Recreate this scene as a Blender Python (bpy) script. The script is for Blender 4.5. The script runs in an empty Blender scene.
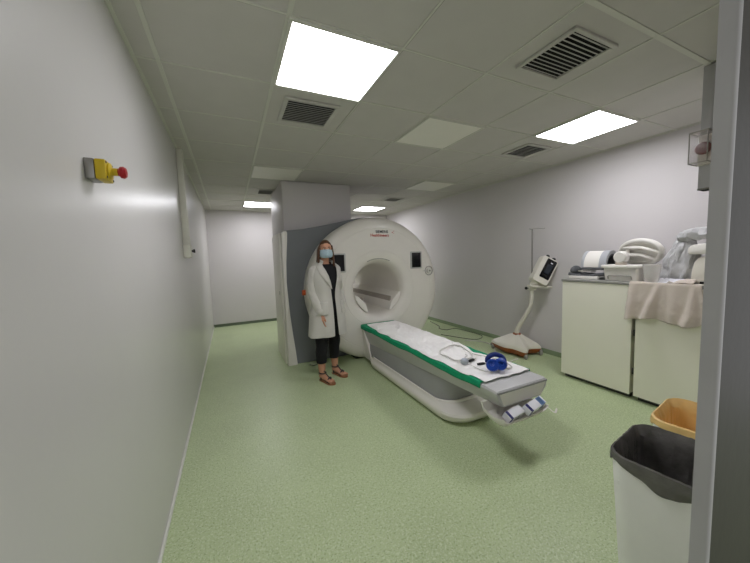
import bpy, bmesh, math, random
from mathutils import Vector, Matrix, noise
random.seed(7)
PI = math.pi
S = bpy.context.scene
COL = S.collection
V = Vector

# ------------------------------------------------------------------ materials
def lin(c):
    return tuple(((x/255)/12.92 if x/255 <= .04045 else ((x/255+.055)/1.055)**2.4) for x in c) + (1.0,)

def mat(name, rgb, rough=.5, metal=0, var=.06, vscale=8, bump=0, bscale=60, spec=.5, trans=0, alpha=1, ior=1.45, coat=0, sheen=0):
    m = bpy.data.materials.new(name); m.use_nodes = True
    nt = m.node_tree; b = nt.nodes['Principled BSDF']
    c = lin(rgb)
    b.inputs['Roughness'].default_value = rough
    b.inputs['Metallic'].default_value = metal
    b.inputs['Specular IOR Level'].default_value = spec
    b.inputs['Transmission Weight'].default_value = trans
    b.inputs['Alpha'].default_value = alpha
    b.inputs['IOR'].default_value = ior
    b.inputs['Coat Weight'].default_value = coat
    b.inputs['Sheen Weight'].default_value = sheen
    tc = nt.nodes.new('ShaderNodeTexCoord')
    n = nt.nodes.new('ShaderNodeTexNoise'); n.inputs['Scale'].default_value = vscale; n.inputs['Detail'].default_value = 4
    nt.links.new(tc.outputs['Object'], n.inputs['Vector'])
    r = nt.nodes.new('ShaderNodeValToRGB')
    r.color_ramp.elements[0].position = .3; r.color_ramp.elements[1].position = .7
    r.color_ramp.elements[0].color = tuple(x*(1-var) for x in c[:3]) + (1,)
    r.color_ramp.elements[1].color = tuple(min(1, x*(1+var)) for x in c[:3]) + (1,)
    nt.links.new(n.outputs['Fac'], r.inputs['Fac']); nt.links.new(r.outputs['Color'], b.inputs['Base Color'])
    if bump:
        n2 = nt.nodes.new('ShaderNodeTexNoise'); n2.inputs['Scale'].default_value = bscale; n2.inputs['Detail'].default_value = 6
        nt.links.new(tc.outputs['Object'], n2.inputs['Vector'])
        bp = nt.nodes.new('ShaderNodeBump'); bp.inputs['Strength'].default_value = bump; bp.inputs['Distance'].default_value = .01
        nt.links.new(n2.outputs['Fac'], bp.inputs['Height']); nt.links.new(bp.outputs['Normal'], b.inputs['Normal'])
    return m

def mat_emit(name, rgb, strength):
    m = bpy.data.materials.new(name); m.use_nodes = True
    nt = m.node_tree; nt.nodes.remove(nt.nodes['Principled BSDF'])
    e = nt.nodes.new('ShaderNodeEmission'); e.inputs['Color'].default_value = lin(rgb); e.inputs['Strength'].default_value = strength
    nt.links.new(e.outputs[0], nt.nodes['Material Output'].inputs['Surface'])
    return m

def mat_floor():
    m = mat('green_speckled_vinyl', (184, 199, 154), .38, var=.05, vscale=3, spec=.4)
    nt = m.node_tree; b = nt.nodes['Principled BSDF']
    base = [n for n in nt.nodes if n.type == 'VALTORGB'][0]
    tc = [n for n in nt.nodes if n.type == 'TEX_COORD'][0]
    prev = base.outputs['Color']
    for sc, lo, hi, col in ((70, .56, .62, (200, 212, 176)), (95, .58, .64, (152, 170, 124)), (150, .6, .66, (214, 220, 194))):
        n = nt.nodes.new('ShaderNodeTexNoise'); n.inputs['Scale'].default_value = sc; n.inputs['Detail'].default_value = 2
        mp = nt.nodes.new('ShaderNodeMapping'); mp.inputs['Location'].default_value = (sc, sc*.3, 0)
        nt.links.new(tc.outputs['Object'], mp.inputs['Vector']); nt.links.new(mp.outputs['Vector'], n.inputs['Vector'])
        r = nt.nodes.new('ShaderNodeValToRGB'); r.color_ramp.elements[0].position = lo; r.color_ramp.elements[1].position = hi
        nt.links.new(n.outputs['Fac'], r.inputs['Fac'])
        mx = nt.nodes.new('ShaderNodeMixRGB'); mx.inputs['Color2'].default_value = lin(col)
        nt.links.new(r.outputs['Color'], mx.inputs['Fac']); nt.links.new(prev, mx.inputs['Color1']); prev = mx.outputs['Color']
    nt.links.new(prev, b.inputs['Base Color'])
    return m

M = dict(
    wall=mat('painted_wall', (210, 206, 206), .5, var=.015, vscale=1.5, bump=.04, bscale=90, spec=.4),
    wall_gloss=mat('satin_wall_panel', (200, 198, 195), .3, var=.02, vscale=2, bump=.03, bscale=40, spec=.5),
    floor=mat_floor(),
    ceil=mat('ceiling_tile', (198, 195, 190), .75, var=.02, vscale=6, bump=.05, bscale=200),
    tbar=mat('ceiling_bar', (208, 208, 198), .5, var=.01),
    tgap=mat('ceiling_joint', (130, 130, 122), .7, var=.02),
    skirt=mat('green_skirting', (136, 152, 120), .45, var=.05),
    skirt_dark=mat('dark_skirting', (92, 104, 84), .5),
    whitetrim=mat('white_bead', (222, 222, 214), .4),
    jamb=mat('grey_door_frame', (176, 175, 176), .36, var=.04, bump=.03, bscale=30),
    jamb_shade=mat('shaded_door_frame', (48, 46, 41), .5, var=.05, bump=.05, bscale=30),  # frame's outer face turned from the lamps: shade put into the base colour
    mri=mat('ivory_plastic', (228, 224, 216), .32, var=.012, spec=.5, coat=.15),
    mri_in=mat('bore_plastic', (230, 226, 219), .4, var=.01),
    mri_grey=mat('slate_grey_plastic', (116, 119, 122), .38, var=.02),
    seam=mat('panel_seam', (150, 148, 140), .6),
    tan=mat('beige_rail', (164, 156, 148), .5),
    screen=mat('black_glass', (14, 15, 18), .12, var=.02),
    bezel=mat('grey_bezel', (180, 180, 175), .4),
    table=mat('light_grey_plastic', (196, 196, 196), .38, var=.02),
    table_dk=mat('mid_grey_plastic', (158, 158, 158), .5, var=.03),
    black=mat('black_plastic', (20, 20, 21), .4),
    dark=mat('dark_grey', (58, 58, 57), .5),
    green=mat('green_drape', (6, 152, 106), .75, var=.1, vscale=20, bump=.15, bscale=150),
    sheet=mat('white_sheet', (252, 250, 248), .85, var=.02, bump=.12, bscale=220, sheen=.2),
    blue=mat('blue_plastic', (12, 62, 160), .35, var=.1, vscale=20),
    blue_dk=mat('dark_blue_plastic', (8, 38, 112), .4),
    tube=mat('clear_tubing', (214, 212, 206), .3),
    bulb=mat('grey_rubber', (176, 182, 192), .45),
    navy=mat('navy_print', (40, 40, 104), .5),
    card=mat('white_card', (226, 226, 232), .5, var=.02),
    sky=mat('sky_blue_print', (96, 130, 176), .5),
    orange=mat('orange_label', (192, 88, 40), .5),
    teal=mat('teal_ink', (60, 66, 66), .5),
    redink=mat('orange_red_ink', (190, 70, 50), .5),
    inj=mat('injector_ivory', (224, 220, 208), .35, var=.02),
    inj_skirt=mat('orange_brown_skirt', (150, 82, 40), .4, var=.08),
    steel=mat('brushed_steel', (150, 148, 144), .35, metal=.7, var=.04),
    rubber=mat('grey_caster_rubber', (160, 158, 152), .6),
    lcd=mat('dim_display', (46, 52, 60), .2),
    cab=mat('laminate_cream', (244, 242, 226), .45, var=.012, vscale=2),
    cab_top=mat('grey_worktop', (150, 150, 144), .5, var=.04),
    coil_dk=mat('charcoal_foam', (88, 90, 92), .7, var=.06, bump=.1),
    coil_gr=mat('silver_grey_plastic', (172, 174, 178), .4, var=.03),
    white=mat('white_plastic', (228, 225, 218), .4, var=.015),
    silver_bag=mat('silver_wrap', (180, 180, 180), .38, var=.12, vscale=14, bump=.6, bscale=18),
    cloth=mat('beige_cloth', (204, 193, 181), .9, var=.04, bump=.2, bscale=240, sheen=.2),
    clear=mat('clear_plastic', (228, 226, 222), .12, alpha=.45),
    deep_red=mat('deep_red', (112, 16, 20), .4),
    clear2=mat('tinted_clear_plastic', (150, 132, 116), .12, alpha=.16),
    cream=mat('cream_plastic', (206, 204, 192), .4),
    bin=mat('bin_white', (247, 247, 245), .45, var=.02),
    bag_blk=mat('black_bin_liner', (98, 96, 93), .18, var=.3, vscale=14, bump=.7, bscale=16),
    bag_yel=mat('amber_bin_liner', (242, 206, 136), .4, var=.1, vscale=10, bump=.5, bscale=16),
    yellow=mat('signal_yellow', (200, 172, 30), .4, var=.05),
    red=mat('signal_red', (160, 20, 32), .35),
    skin=mat('skin', (198, 146, 118), .55, var=.05, vscale=20),
    hair=mat('brown_hair', (88, 60, 40), .5, var=.35, vscale=35, bump=.4, bscale=90),
    coat=mat('white_cotton', (198, 195, 187), .85, var=.02, bump=.12, bscale=160, sheen=.2),
    blackcloth=mat('black_cotton', (17, 17, 20), .85, var=.15),
    maskm=mat('pale_blue_mask', (170, 192, 202), .8, var=.03, bump=.1, bscale=120),
    sandal=mat('tan_leather', (150, 104, 72), .5, var=.08),
    eye=mat('eye_dark', (30, 20, 16), .2), eyew=mat('eye_white', (220, 214, 206), .3),
    lens=mat('unlit_diffuser', (236, 234, 224), .4, var=.01),
    lamp=mat_emit('lit_diffuser', (250, 249, 255), 9.5),
    vent=mat('vent_grey', (196, 194, 188), .5),
    vent_dk=mat('vent_dark_slats', (170, 169, 164), .5),
    void=mat('duct_black', (10, 10, 10), .8),
    cable=mat('dark_cable', (98, 106, 92), .5),
)

# ------------------------------------------------------------------ object helpers
ORG = {}
def thing(name, label, cat, loc=(0, 0, 0), rotz=0, group=None):
    o = bpy.data.objects.new(name, None); COL.objects.link(o)
    o.empty_display_size = .1
    o.location = loc; o.rotation_euler = (0, 0, rotz); o['label'] = label; o['category'] = cat
    if group: o['group'] = group
    ORG[o] = V(loc)
    return o
def tag(o, label, cat, group=None):
    o['label'] = label; o['category'] = cat
    if group: o['group'] = group
    return o
def obj(name, bm, m, parent=None, world=False, sharp=38, smooth=True, label=None, loc=None, recalc=True):
    """link bm as ONE mesh object; world=True: verts are in world space and the (unrotated) root's location is taken off"""
    if recalc: bmesh.ops.recalc_face_normals(bm, faces=bm.faces)
    if parent is not None and world:
        r = parent
        while r.parent: r = r.parent
        bmesh.ops.translate(bm, verts=bm.verts, vec=-ORG[r])
    if loc is not None and parent is None:
        bmesh.ops.translate(bm, verts=bm.verts, vec=-V(loc))
    me = bpy.data.meshes.new(name); bm.to_mesh(me); bm.free()
    if smooth:
        me.polygons.foreach_set('use_smooth', [True]*len(me.polygons))
        me.set_sharp_from_angle(angle=math.radians(sharp))
    o = bpy.data.objects.new(name, me); COL.objects.link(o); me.materials.append(m)
    if parent is not None: o.parent = parent
    elif loc is not None: o.location = loc
    if label: o['label'] = label
    return o
def struct(name, bm, m):
    o = obj(name, bm, m); o['kind'] = 'structure'; return o
def dup(root, loc, rotz=0, label=None, group=None):
    r = root.copy(); COL.objects.link(r); r.location = loc; r.rotation_euler = (0, 0, rotz)
    if label: r['label'] = label
    if group: r['group'] = group
    for ch in list(root.children):
        c = ch.copy(); COL.objects.link(c); c.parent = r
        for g in list(ch.children):
            d = g.copy(); COL.objects.link(d); d.parent = c
    return r
def NB(): return bmesh.new()
def merge(bm, src, mtx=None):
    if mtx is not None: bmesh.ops.transform(src, matrix=mtx, verts=src.verts)
    vm = {v: bm.verts.new(v.co) for v in src.verts}
    for f in src.faces:
        try: bm.faces.new([vm[v] for v in f.verts])
        except ValueError: pass
    src.free(); return bm
def box(bm, x0, x1, y0, y1, z0, z1, bev=0, seg=2, mtx=None):
    t = NB(); bmesh.ops.create_cube(t, size=1)
    for v in t.verts:
        v.co = V(((x0+x1)/2+v.co.x*(x1-x0), (y0+y1)/2+v.co.y*(y1-y0), (z0+z1)/2+v.co.z*(z1-z0)))
    if bev: bmesh.ops.bevel(t, geom=t.edges[:], offset=bev, segments=seg, affect='EDGES', profile=.5)
    return merge(bm, t, mtx)
def loft(bm, rings, closed=True, cap0=True, cap1=True, mtx=None, loop=False):
    t = NB()
    R = [[t.verts.new(V(p)) for p in r] for r in rings]
    n = len(R[0]); m = len(R)
    for i in range(m if loop else m-1):
        a, b = R[i], R[(i+1) % m]
        for j in range(n if closed else n-1):
            t.faces.new((a[j], a[(j+1) % n], b[(j+1) % n], b[j]))
    if closed and not loop:
        if cap0: t.faces.new(R[0][::-1])
        if cap1: t.faces.new(R[-1])
    return merge(bm, t, mtx)
def spl(pts, k=6):
    P = [V(p) for p in pts]; out = []
    for i in range(len(P)-1):
        a = P[max(i-1, 0)]; b = P[i]; c = P[i+1]; d = P[min(i+2, len(P)-1)]
        for s in range(k):
            t = s/k
            out.append(.5*((2*b)+(c-a)*t+(2*a-5*b+4*c-d)*t*t+(3*b-a-3*c+d)*t**3))
    out.append(P[-1]); return out
def tube(bm, pts, r, n=10, cap=True, mtx=None, loop=False, flat=1.0):
    P = [V(p) for p in pts]; m = len(P)
    rad = r if isinstance(r, (list, tuple)) else [r]*m
    if len(rad) != m:
        rad = [rad[min(int(i*(len(rad)-1)/(m-1)), len(rad)-2)]*(1-((i*(len(rad)-1)/(m-1)) % 1 if i < m-1 else 1)) +
               rad[min(int(i*(len(rad)-1)/(m-1)), len(rad)-2)+1]*(((i*(len(rad)-1)/(m-1)) % 1) if i < m-1 else 1) for i in range(m)]
    rings = []; nrm = None
    for i in range(m):
        if loop: d = P[(i+1) % m]-P[i-1]
        else: d = P[min(i+1, m-1)]-P[max(i-1, 0)]
        d.normalize()
        if nrm is None:
            nrm = V((0, 0, 1)) if abs(d.z) < .9 else V((0, 1, 0))
        nrm = (nrm-d*nrm.dot(d)).normalized(); bi = d.cross(nrm)
        rings.append([P[i]+(nrm*math.sin(a)*flat+bi*math.cos(a))*rad[i] for a in [2*PI*j/n for j in range(n)]])
    return loft(bm, rings, True, cap, cap, mtx, loop)
def lathe(bm, prof, n=32, mtx=None, closed_prof=False, a0=0, a1=2*PI):
    full = abs(a1-a0-2*PI) < 1e-6
    k = n if full else n+1
    rings = [[V((r*math.cos(a0+(a1-a0)*j/n), r*math.sin(a0+(a1-a0)*j/n), z)) for r, z in prof] for j in range(k)]
    return loft(bm, rings, closed_prof, not full, not full, mtx, full)
def prism(bm, poly, d0, d1, axis='y', bev=0, mtx=None):
    """poly of 2D points extruded along axis; axis y: (x,z); axis x: (y,z); axis z: (x,y)"""
    f = {'y': lambda p, d: V((p[0], d, p[1])), 'x': lambda p, d: V((d, p[0], p[1])), 'z': lambda p, d: V((p[0], p[1], d))}[axis]
    t = NB()
    loft(t, [[f(p, d0) for p in poly], [f(p, d1) for p in poly]])
    if bev:
        bmesh.ops.recalc_face_normals(t, faces=t.faces)
        es = [e for e in t.edges if len(e.link_faces) == 2 and e.calc_face_angle(0) > .6]
        bmesh.ops.bevel(t, geom=es, offset=bev, segments=2, affect='EDGES', profile=.5, clamp_overlap=True)
    return merge(bm, t, mtx)
def rrect(w, h, r, n=5, cx=0, cy=0):
    out = []
    for (sx, sy, a) in ((1, 1, 0), (-1, 1, PI/2), (-1, -1, PI), (1, -1, 3*PI/2)):
        for i in range(n+1):
            t = a+PI/2*i/n
            out.append((cx+sx*(w/2-r)+r*math.cos(t), cy+sy*(h/2-r)+r*math.sin(t)))
    return out
def ellipsoid(bm, c, r, u=20, v=14, mtx=None, fn=None):
    t = NB(); bmesh.ops.create_uvsphere(t, u_segments=u, v_segments=v, radius=1)
    for w in t.verts:
        p = w.co.copy()
        if fn: p = fn(p)
        w.co = V((c[0]+p.x*r[0], c[1]+p.y*r[1], c[2]+p.z*r[2]))
    return merge(bm, t, mtx)
def grid(bm, fn, nu, nv):
    t = NB(); P = [[t.verts.new(V(fn(i/nu, j/nv))) for j in range(nv+1)] for i in range(nu+1)]
    for i in range(nu):
        for j in range(nv): t.faces.new((P[i][j], P[i+1][j], P[i+1][j+1], P[i][j+1]))
    return merge(bm, t)
def solid(o, th, off=-1):
    m = o.modifiers.new('thickness', 'SOLIDIFY'); m.thickness = th; m.offset = off; return o
def subsurf(o, l=1):
    m = o.modifiers.new('smooth', 'SUBSURF'); m.levels = l; m.render_levels = l; return o
def remeshed(bm, voxel, smooth=4, factor=.5):
    me = bpy.data.meshes.new('tmp'); bmesh.ops.recalc_face_normals(bm, faces=bm.faces); bm.to_mesh(me); bm.free()
    o = bpy.data.objects.new('tmp', me); COL.objects.link(o)
    r = o.modifiers.new('r', 'REMESH'); r.mode = 'VOXEL'; r.voxel_size = voxel
    if smooth:
        s = o.modifiers.new('s', 'SMOOTH'); s.iterations = smooth; s.factor = factor
    dg = bpy.context.evaluated_depsgraph_get(); dg.update()
    nm = bpy.data.meshes.new_from_object(o.evaluated_get(dg))
    bpy.data.objects.remove(o); bpy.data.meshes.remove(me)
    b = NB(); b.from_mesh(nm); bpy.data.meshes.remove(nm); return b
def text_bm(s, size, depth=.001, bold=0):
    c = bpy.data.curves.new('txt', 'FONT'); c.body = s; c.size = size; c.extrude = depth; c.align_x = 'CENTER'; c.align_y = 'CENTER'; c.offset = bold
    o = bpy.data.objects.new('txt', c); COL.objects.link(o)
    dg = bpy.context.evaluated_depsgraph_get(); dg.update()
    me = bpy.data.meshes.new_from_object(o.evaluated_get(dg)); bpy.data.objects.remove(o)
    b = NB(); b.from_mesh(me); bpy.data.meshes.remove(me); return b
def N(x, y, z=0): return noise.noise(V((x, y, z)))
RX90 = Matrix.Rotation(PI/2, 4, 'X')

# ------------------------------------------------------------------ room dimensions
XL, XR, YB, ZC = -.404, 3.965, 7.54, 2.56
GX = [-.282+.6*k for k in range(8)]
GY = [.3+.6*k for k in range(-2, 13)]

b = NB(); box(b, XL-.1, XR+.1, -1.2, YB+.1, -.1, 0); struct('floor', b, M['floor'])
b = NB(); box(b, XL-.1, XL, -1.2, YB+.1, 0, ZC+.1); struct('wall_left', b, M['wall_gloss'])
b = NB(); box(b, XR, XR+.1, .2, YB+.1, 0, ZC+.1); struct('wall_right', b, M['wall'])
b = NB(); box(b, XL, XR, YB, YB+.1, 0, ZC+.1); struct('wall_back', b, M['wall'])
# entrance wall behind the door frame, with its boxed-out corner on the right
b = NB(); box(b, .99, 2.83, .26, .295, 0, ZC); box(b, 2.83, XR, .26, .872, 0, ZC); struct('wall_entrance', b, M['wall'])
# door frame at the right edge of the doorway
b = NB(); box(b, .8655, 1.6, .2475, .26, 0, ZC); struct('door_1', b, M['jamb_shade'])
b = NB()
bead = [(.8575+.0055*math.cos(a), .2465+.0055*math.sin(a)) for a in [PI*1.02+PI*.96*k/10 for k in range(11)]]
prism(b, [(.853, .2703), (.853, .251)]+bead+[(.864, .26), (.99, .2605), (.99, .2703)], 0, ZC, 'z')
struct('trim_1', b, M['jamb'])
# ceiling: tiles, grid
b = NB(); box(b, XL, XR, -1.2, YB, ZC, ZC+.05); struct('ceiling', b, M['ceil'])
b = NB()
for i, x in enumerate(GX):
    w = .011 if i in (0, 1) else .006
    box(b, x-w, x+w, -1.2, YB, ZC-.005, ZC+.001, .001, 1)
for y in GY:
    w = .014 if abs(y-.9) < .01 else .006
    if y < YB: box(b, XL, XR, y-w, y+w, ZC-.0045, ZC+.001, .001, 1)
box(b, XL, XL+.02, -1.2, YB, ZC-.006, ZC+.001); box(b, XR-.02, XR, .2, YB, ZC-.006, ZC+.001); box(b, XL, XR, YB-.02, YB, ZC-.006, ZC+.001)
struct('trim_2', b, M['tbar'])
b = NB()      # the fine dark joints beside the bars
for x in GX: box(b, x+.0065, x+.0105, -1.2, YB, ZC-.0015, ZC+.001)
for y in GY:
    if y < YB: box(b, XL, XR, y+.0065, y+.0105, ZC-.0015, ZC+.001)
struct('trim_3', b, M['tgap'])
# skirtings
b = NB(); prism(b, [(XR-.012, 0), (XR, 0), (XR, .065), (XR-.006, .065), (XR-.012, .055)], .872, YB, 'y')
struct('baseboard_right', b, M['skirt'])
b = NB(); prism(b, [(YB-.012, 0), (YB, 0), (YB, .06), (YB-.006, .06)], XL, XR-.012, 'x'); struct('baseboard_back', b, M['skirt_dark'])
b = NB(); box(b, XL, XL+.012, -1.2, YB-.012, 0, .022, .003); struct('baseboard_left', b, M['whitetrim'])
# boxed duct shaft above the scanner
b = NB(); box(b, .722, 1.76, 4.52, 5.75, 1.5, ZC-.006, .02, 3); struct('trim_4', b, M['wall'])

# ------------------------------------------------------------------ ceiling lights, blank panels and vents
def light_panel(x, y, lit, label, group):
    t = thing('ceiling_light', label, 'ceiling light', (x, y, ZC-.004), 0, group)
    f = NB()
    for a in ((-.297, .297, -.297, -.28), (-.297, .297, .28, .297), (-.297, -.28, -.28, .28), (.28, .297, -.28, .28)):
        box(f, *a, -.012, .002, .002, 1)
    obj('frame', f, M['tbar'], t)
    d = NB(); box(d, -.283, .283, -.283, .283, -.008, .0)
    obj('diffuser', d, M['lamp'] if lit else M['lens'], t)
    return t
light_panel(.618, 1.8, 1, 'glowing square ceiling panel over the green aisle, largest one in view', 'lit ceiling panels')
light_panel(3.018, 1.8, 1, 'glowing square ceiling panel near the right wall, above the two cabinets', 'lit ceiling panels')
light_panel(.618, 6.6, 1, 'glowing ceiling panel near the back wall, left of the duct shaft', 'lit ceiling panels')
light_panel(3.018, 6.6, 1, 'glowing ceiling panel far back, just above the scanner rim', 'lit ceiling panels')
light_panel(1.818, 2.4, 0, 'unlit pale ceiling panel between the two nearest glowing panels', 'unlit ceiling panels')
light_panel(3.018, 4.2, 0, 'unlit pale ceiling panel near the right wall, above and beyond the scanner', 'unlit ceiling panels')
light_panel(.618, 4.2, 0, 'unlit pale ceiling panel just left of the duct shaft', 'unlit ceiling panels')

def vent(x, y, s, label, along='x', n=11, frame=.03, slat='vent_dk', kx=1.0):
    t = thing('ceiling_vent', label, 'vent', (x, y, ZC-.003), 0, 'ceiling vents')
    f = NB(); h = s/2; hx = h*kx
    for a in ((-hx, hx, -h, -h+frame), (-hx, hx, h-frame, h), (-hx, -hx+frame, -h+frame, h-frame), (hx-frame, hx, -h+frame, h-frame)):
        box(f, *a, -.012, .003, .003, 1)
    obj('frame', f, M['vent'], t)
    k = NB(); box(k, -hx+frame*.8, hx-frame*.8, -h+frame*.8, h-frame*.8, -.002, .0005); obj('backing', k, M['void'], t)
    i = h-frame; ix = hx-frame
    for q in range(n):
        p = -i+(q+.5)*2*i/n if along == 'x' else -ix+(q+.5)*2*ix/n
        sl = NB()
        if along == 'x':
            mt = Matrix.Translation((0, p, -.006)) @ Matrix.Rotation(.6, 4, 'X'); box(sl, -ix, ix, -i/n*.55, i/n*.55, -.0018, .0018, mtx=mt)
        else:
            mt = Matrix.Translation((p, 0, -.006)) @ Matrix.Rotation(.6, 4, 'Y'); box(sl, -ix/n*.55, ix/n*.55, -i, i, -.0012, .0012, mtx=mt)
        obj('slat', sl, M[slat], t)
    return t
vent(.614, 2.415, .40, 'grey slatted ceiling vent beside the largest glowing panel', n=12)
vent(1.815, 1.2, .365, 'largest black ceiling vent with pale slats, at top right', n=12, frame=.024, slat='vent', along='x')
vent(3.04, 2.43, .36, 'grey slatted ceiling vent in front of the right-hand glowing panel, near the wall', n=9)
vent(2.99, 5.4, .34, 'small dark ceiling vent far back, above the scanner rim', n=7)
vent(.6, 5.36, .36, 'small ceiling vent far back, left of the duct shaft', n=7, kx=.75)

# ------------------------------------------------------------------ MRI scanner
CX, CZ = 1.895, .985
t = mri = thing('mri_scanner', 'large ivory ring-shaped MRI scanner with grey side shield behind the person', 'scanner', (CX, 4.4, 0))
def face_y(r):      # front surface of the ring cover
    pts = [(.36, 4.04), (.375, 3.96), (.41, 3.90), (.46, 3.872), (.54, 3.862), (.9, 3.868), (.955, 3.885), (.99, 3.915), (1.012, 3.97), (1.015, 4.03)]
    for (r0, y0), (r1, y1) in zip(pts, pts[1:]):
        if r <= r1: return y0+(y1-y0)*(r-r0)/(r1-r0)
    return pts[-1][1]
prof = [(.36, 5.75), (.36, 4.04), (.365, 3.985), (.378, 3.945), (.4, 3.91), (.43, 3.886), (.47, 3.87), (.535, 3.862), (.538, 3.866), (.544, 3.866), (.547, 3.862),
        (.7, 3.862), (.845, 3.866), (.848, 3.87), (.854, 3.87), (.857, 3.867), (.9, 3.87), (.95, 3.884), (.985, 3.912), (1.005, 3.955), (1.015, 4.02), (1.0, 4.2), (1.0, 5.5), (.9, 5.75)]
MT = Matrix.Translation((CX, 0, CZ)) @ Matrix.Rotation(-PI/2, 4, 'X')
b = NB()
lathe(b, prof, 128, MT, True)
bmesh.ops.bisect_plane(b, geom=b.verts[:]+b.edges[:]+b.faces[:], plane_co=(0, 0, .03), plane_no=(0, 0, 1), clear_inner=True)
eb = [e for e in b.edges if e.is_boundary]
bmesh.ops.holes_fill(b, edges=eb)
obj('ring_cover', b, M['mri'], t, world=True, sharp=30)
b = NB(); box(b, CX-.36, CX+.36, 3.99, 5.2, 0, .03); obj('base_shadow', b, M['dark'], t, world=True)  # dark slab standing in for the shadow line beneath the ring
# grey magnet shield
out = [(.66, 0), (.668, .25), (.655, .8), (.648, 1.2), (.645, 1.79), (.655, 1.815), (.714, 1.828), (.93, 1.85), (1.222, 1.903), (1.612, 1.99), (1.75, 2.012), (1.885, 2.018)]
out += [(CX+1.035*math.cos(a), CZ+1.035*math.sin(a)) for a in [PI/2-.12*k for k in range(1, 22)]]
out += [(2.55, 0)]
def resample(poly, n):
    P = [V((p[0], p[1], 0)) for p in poly]; P.append(P[0]); L = [0]
    for a, c in zip(P, P[1:]): L.append(L[-1]+(c-a).length)
    o = []; i = 0
    for k in range(n):
        d = L[-1]*k/n
        while L[i+1] < d: i += 1
        o.append(P[i].lerp(P[i+1], (d-L[i])/max(L[i+1]-L[i], 1e-9)))
    return o
oo = resample(out, 200)
def inn(r): return [(CX+r*(p.x-CX)/math.hypot(p.x-CX, p.y-CZ), CZ+r*(p.y-CZ)/math.hypot(p.x-CX, p.y-CZ)) for p in oo]
def sc_(k, y): return [(CX+(p.x-CX)*k, y, max(0, CZ+(p.y-CZ)*k)) for p in oo]
b = NB(); loft(b, [[(x, 4.205, z) for x, z in inn(.6)], sc_(.992, 4.205), sc_(1, 4.217), sc_(1, 5.24), sc_(.99, 5.25), [(x, 5.25, z) for x, z in inn(.6)]], loop=True)
obj('grey_shield', b, M['mri_grey'], t, world=True, sharp=25, label='slate grey curved shield panel')
# ivory side strip with concave inner edge
def inner(z):
    k = [(0, .755), (.2, .738), (.372, .72), (.7, .69), (1.144, .668), (1.4, .678), (1.57, .692), (1.7, .704), (1.83, .712)]
    for (z0, x0), (z1, x1) in zip(k, k[1:]):
        if z <= z1: return x0+(x1-x0)*(z-z0)/(z1-z0)
    return k[-1][1]
zs = [.0, .1, .2, .372, .55, .7, .9, 1.144, 1.27, 1.4, 1.5, 1.57, 1.7, 1.79]
strip = [(.63, 0)]+[(inner(z), z) for z in zs]+[(.70, 1.818), (.66, 1.812), (.632, 1.795)]
b = NB(); prism(b, strip, 4.165, 4.3, 'y', .008); obj('corner_strip', b, M['mri'], t, world=True, sharp=25)
b = NB(); prism(b, [(4.28, 0), (4.95, 0), (4.97, .05), (4.97, 1.74), (4.93, 1.79), (4.85, 1.80), (4.28, 1.80)], .612, .662, 'x', .012)
obj('side_cover', b, M['mri'], t, world=True, sharp=25)
b = NB(); box(b, .6105, .614, 4.45, 4.49, .95, 1.0, .001, 1); obj('latch', b, M['seam'], t, world=True)
# bore ledges and table slot
def ledge(s):
    ar = [(math.sqrt(max(.372**2-z*z, 0))*s, z) for z in (-.06, -.1, -.14, -.18, -.22, -.26, -.3, -.325)]
    poly = [(s*.17, -.325), (s*.185, -.26), (s*.2, -.205), (s*.25, -.15), (s*.32, -.085)]+ar
    return [(CX+x, CZ+z) for x, z in poly]
for s in (-1, 1):
    b = NB(); prism(b, ledge(s), 3.915, 5.74, 'y', .006); obj('bore_ledge', b, M['mri_in'], t, world=True)
for s in (-1, 1):
    b = NB(); box(b, CX+s*.215-.014, CX+s*.215+.014, 3.97, 5.72, CZ-.2, CZ-.128, .006); obj('table_rail', b, M['tan'], t, world=True, label='beige rail along the tunnel wall')
# screens, knob, slot, seam, logo
for x0, x1 in ((1.215, 1.375), (2.425, 2.58)):
    b = NB(); box(b, x0-.022, x1+.022, 3.852, 3.872, 1.245, 1.5, .008, 2); sc = obj('display', b, M['bezel'], t, world=True)
    b = NB(); box(b, x0, x1, 3.8485, 3.8525, 1.265, 1.482, .002, 1); obj('screen', b, M['screen'], sc, world=True)
b = NB(); tube(b, [(2.73+.066*math.cos(a), 3.866, 1.205+.066*math.sin(a)) for a in [2*PI*k/32 for k in range(32)]], .006, 8, loop=True)
kr = obj('control_knob', b, M['seam'], t, world=True)
b = NB(); lathe(b, [(0, -.02), (.034, -.02), (.04, -.012), (.04, .006), (0, .006)], 28, Matrix.Translation((2.73, 3.862, 1.205)) @ Matrix.Rotation(-PI/2, 4, 'X'), False); obj('knob_cap', b, M['white'], kr, world=True)
b = NB(); lathe(b, [(0, -.026), (.014, -.026), (.014, -.018), (0, -.018)], 16, Matrix.Translation((2.73, 3.862, 1.205)) @ Matrix.Rotation(-PI/2, 4, 'X'), False); obj('knob_button', b, M['seam'], kr, world=True)
b = NB(); tube(b, [(CX+.43*math.sin(a), face_y(.43)-.001, CZ+.43*math.cos(a)) for a in [-.42+.84*k/20 for k in range(21)]], .006, 6); obj('light_slot', b, M['seam'], t, world=True)
b = NB(); box(b, 2.43, 2.66, 3.8635, 3.867, 1.201, 1.206); obj('cover_seam', b, M['seam'], t, world=True)
b = NB(); box(b, 1.12, 1.36, 3.8635, 3.867, 1.201, 1.206); obj('cover_seam', b, M['seam'], t, world=True)
b = text_bm('SIEMENS', .052, .0008, .001); bmesh.ops.transform(b, matrix=Matrix.Translation((1.95, 3.8615, 1.785)) @ RX90, verts=b.verts)
obj('maker_lettering', b, M['teal'], t, world=True, smooth=False)
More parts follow.
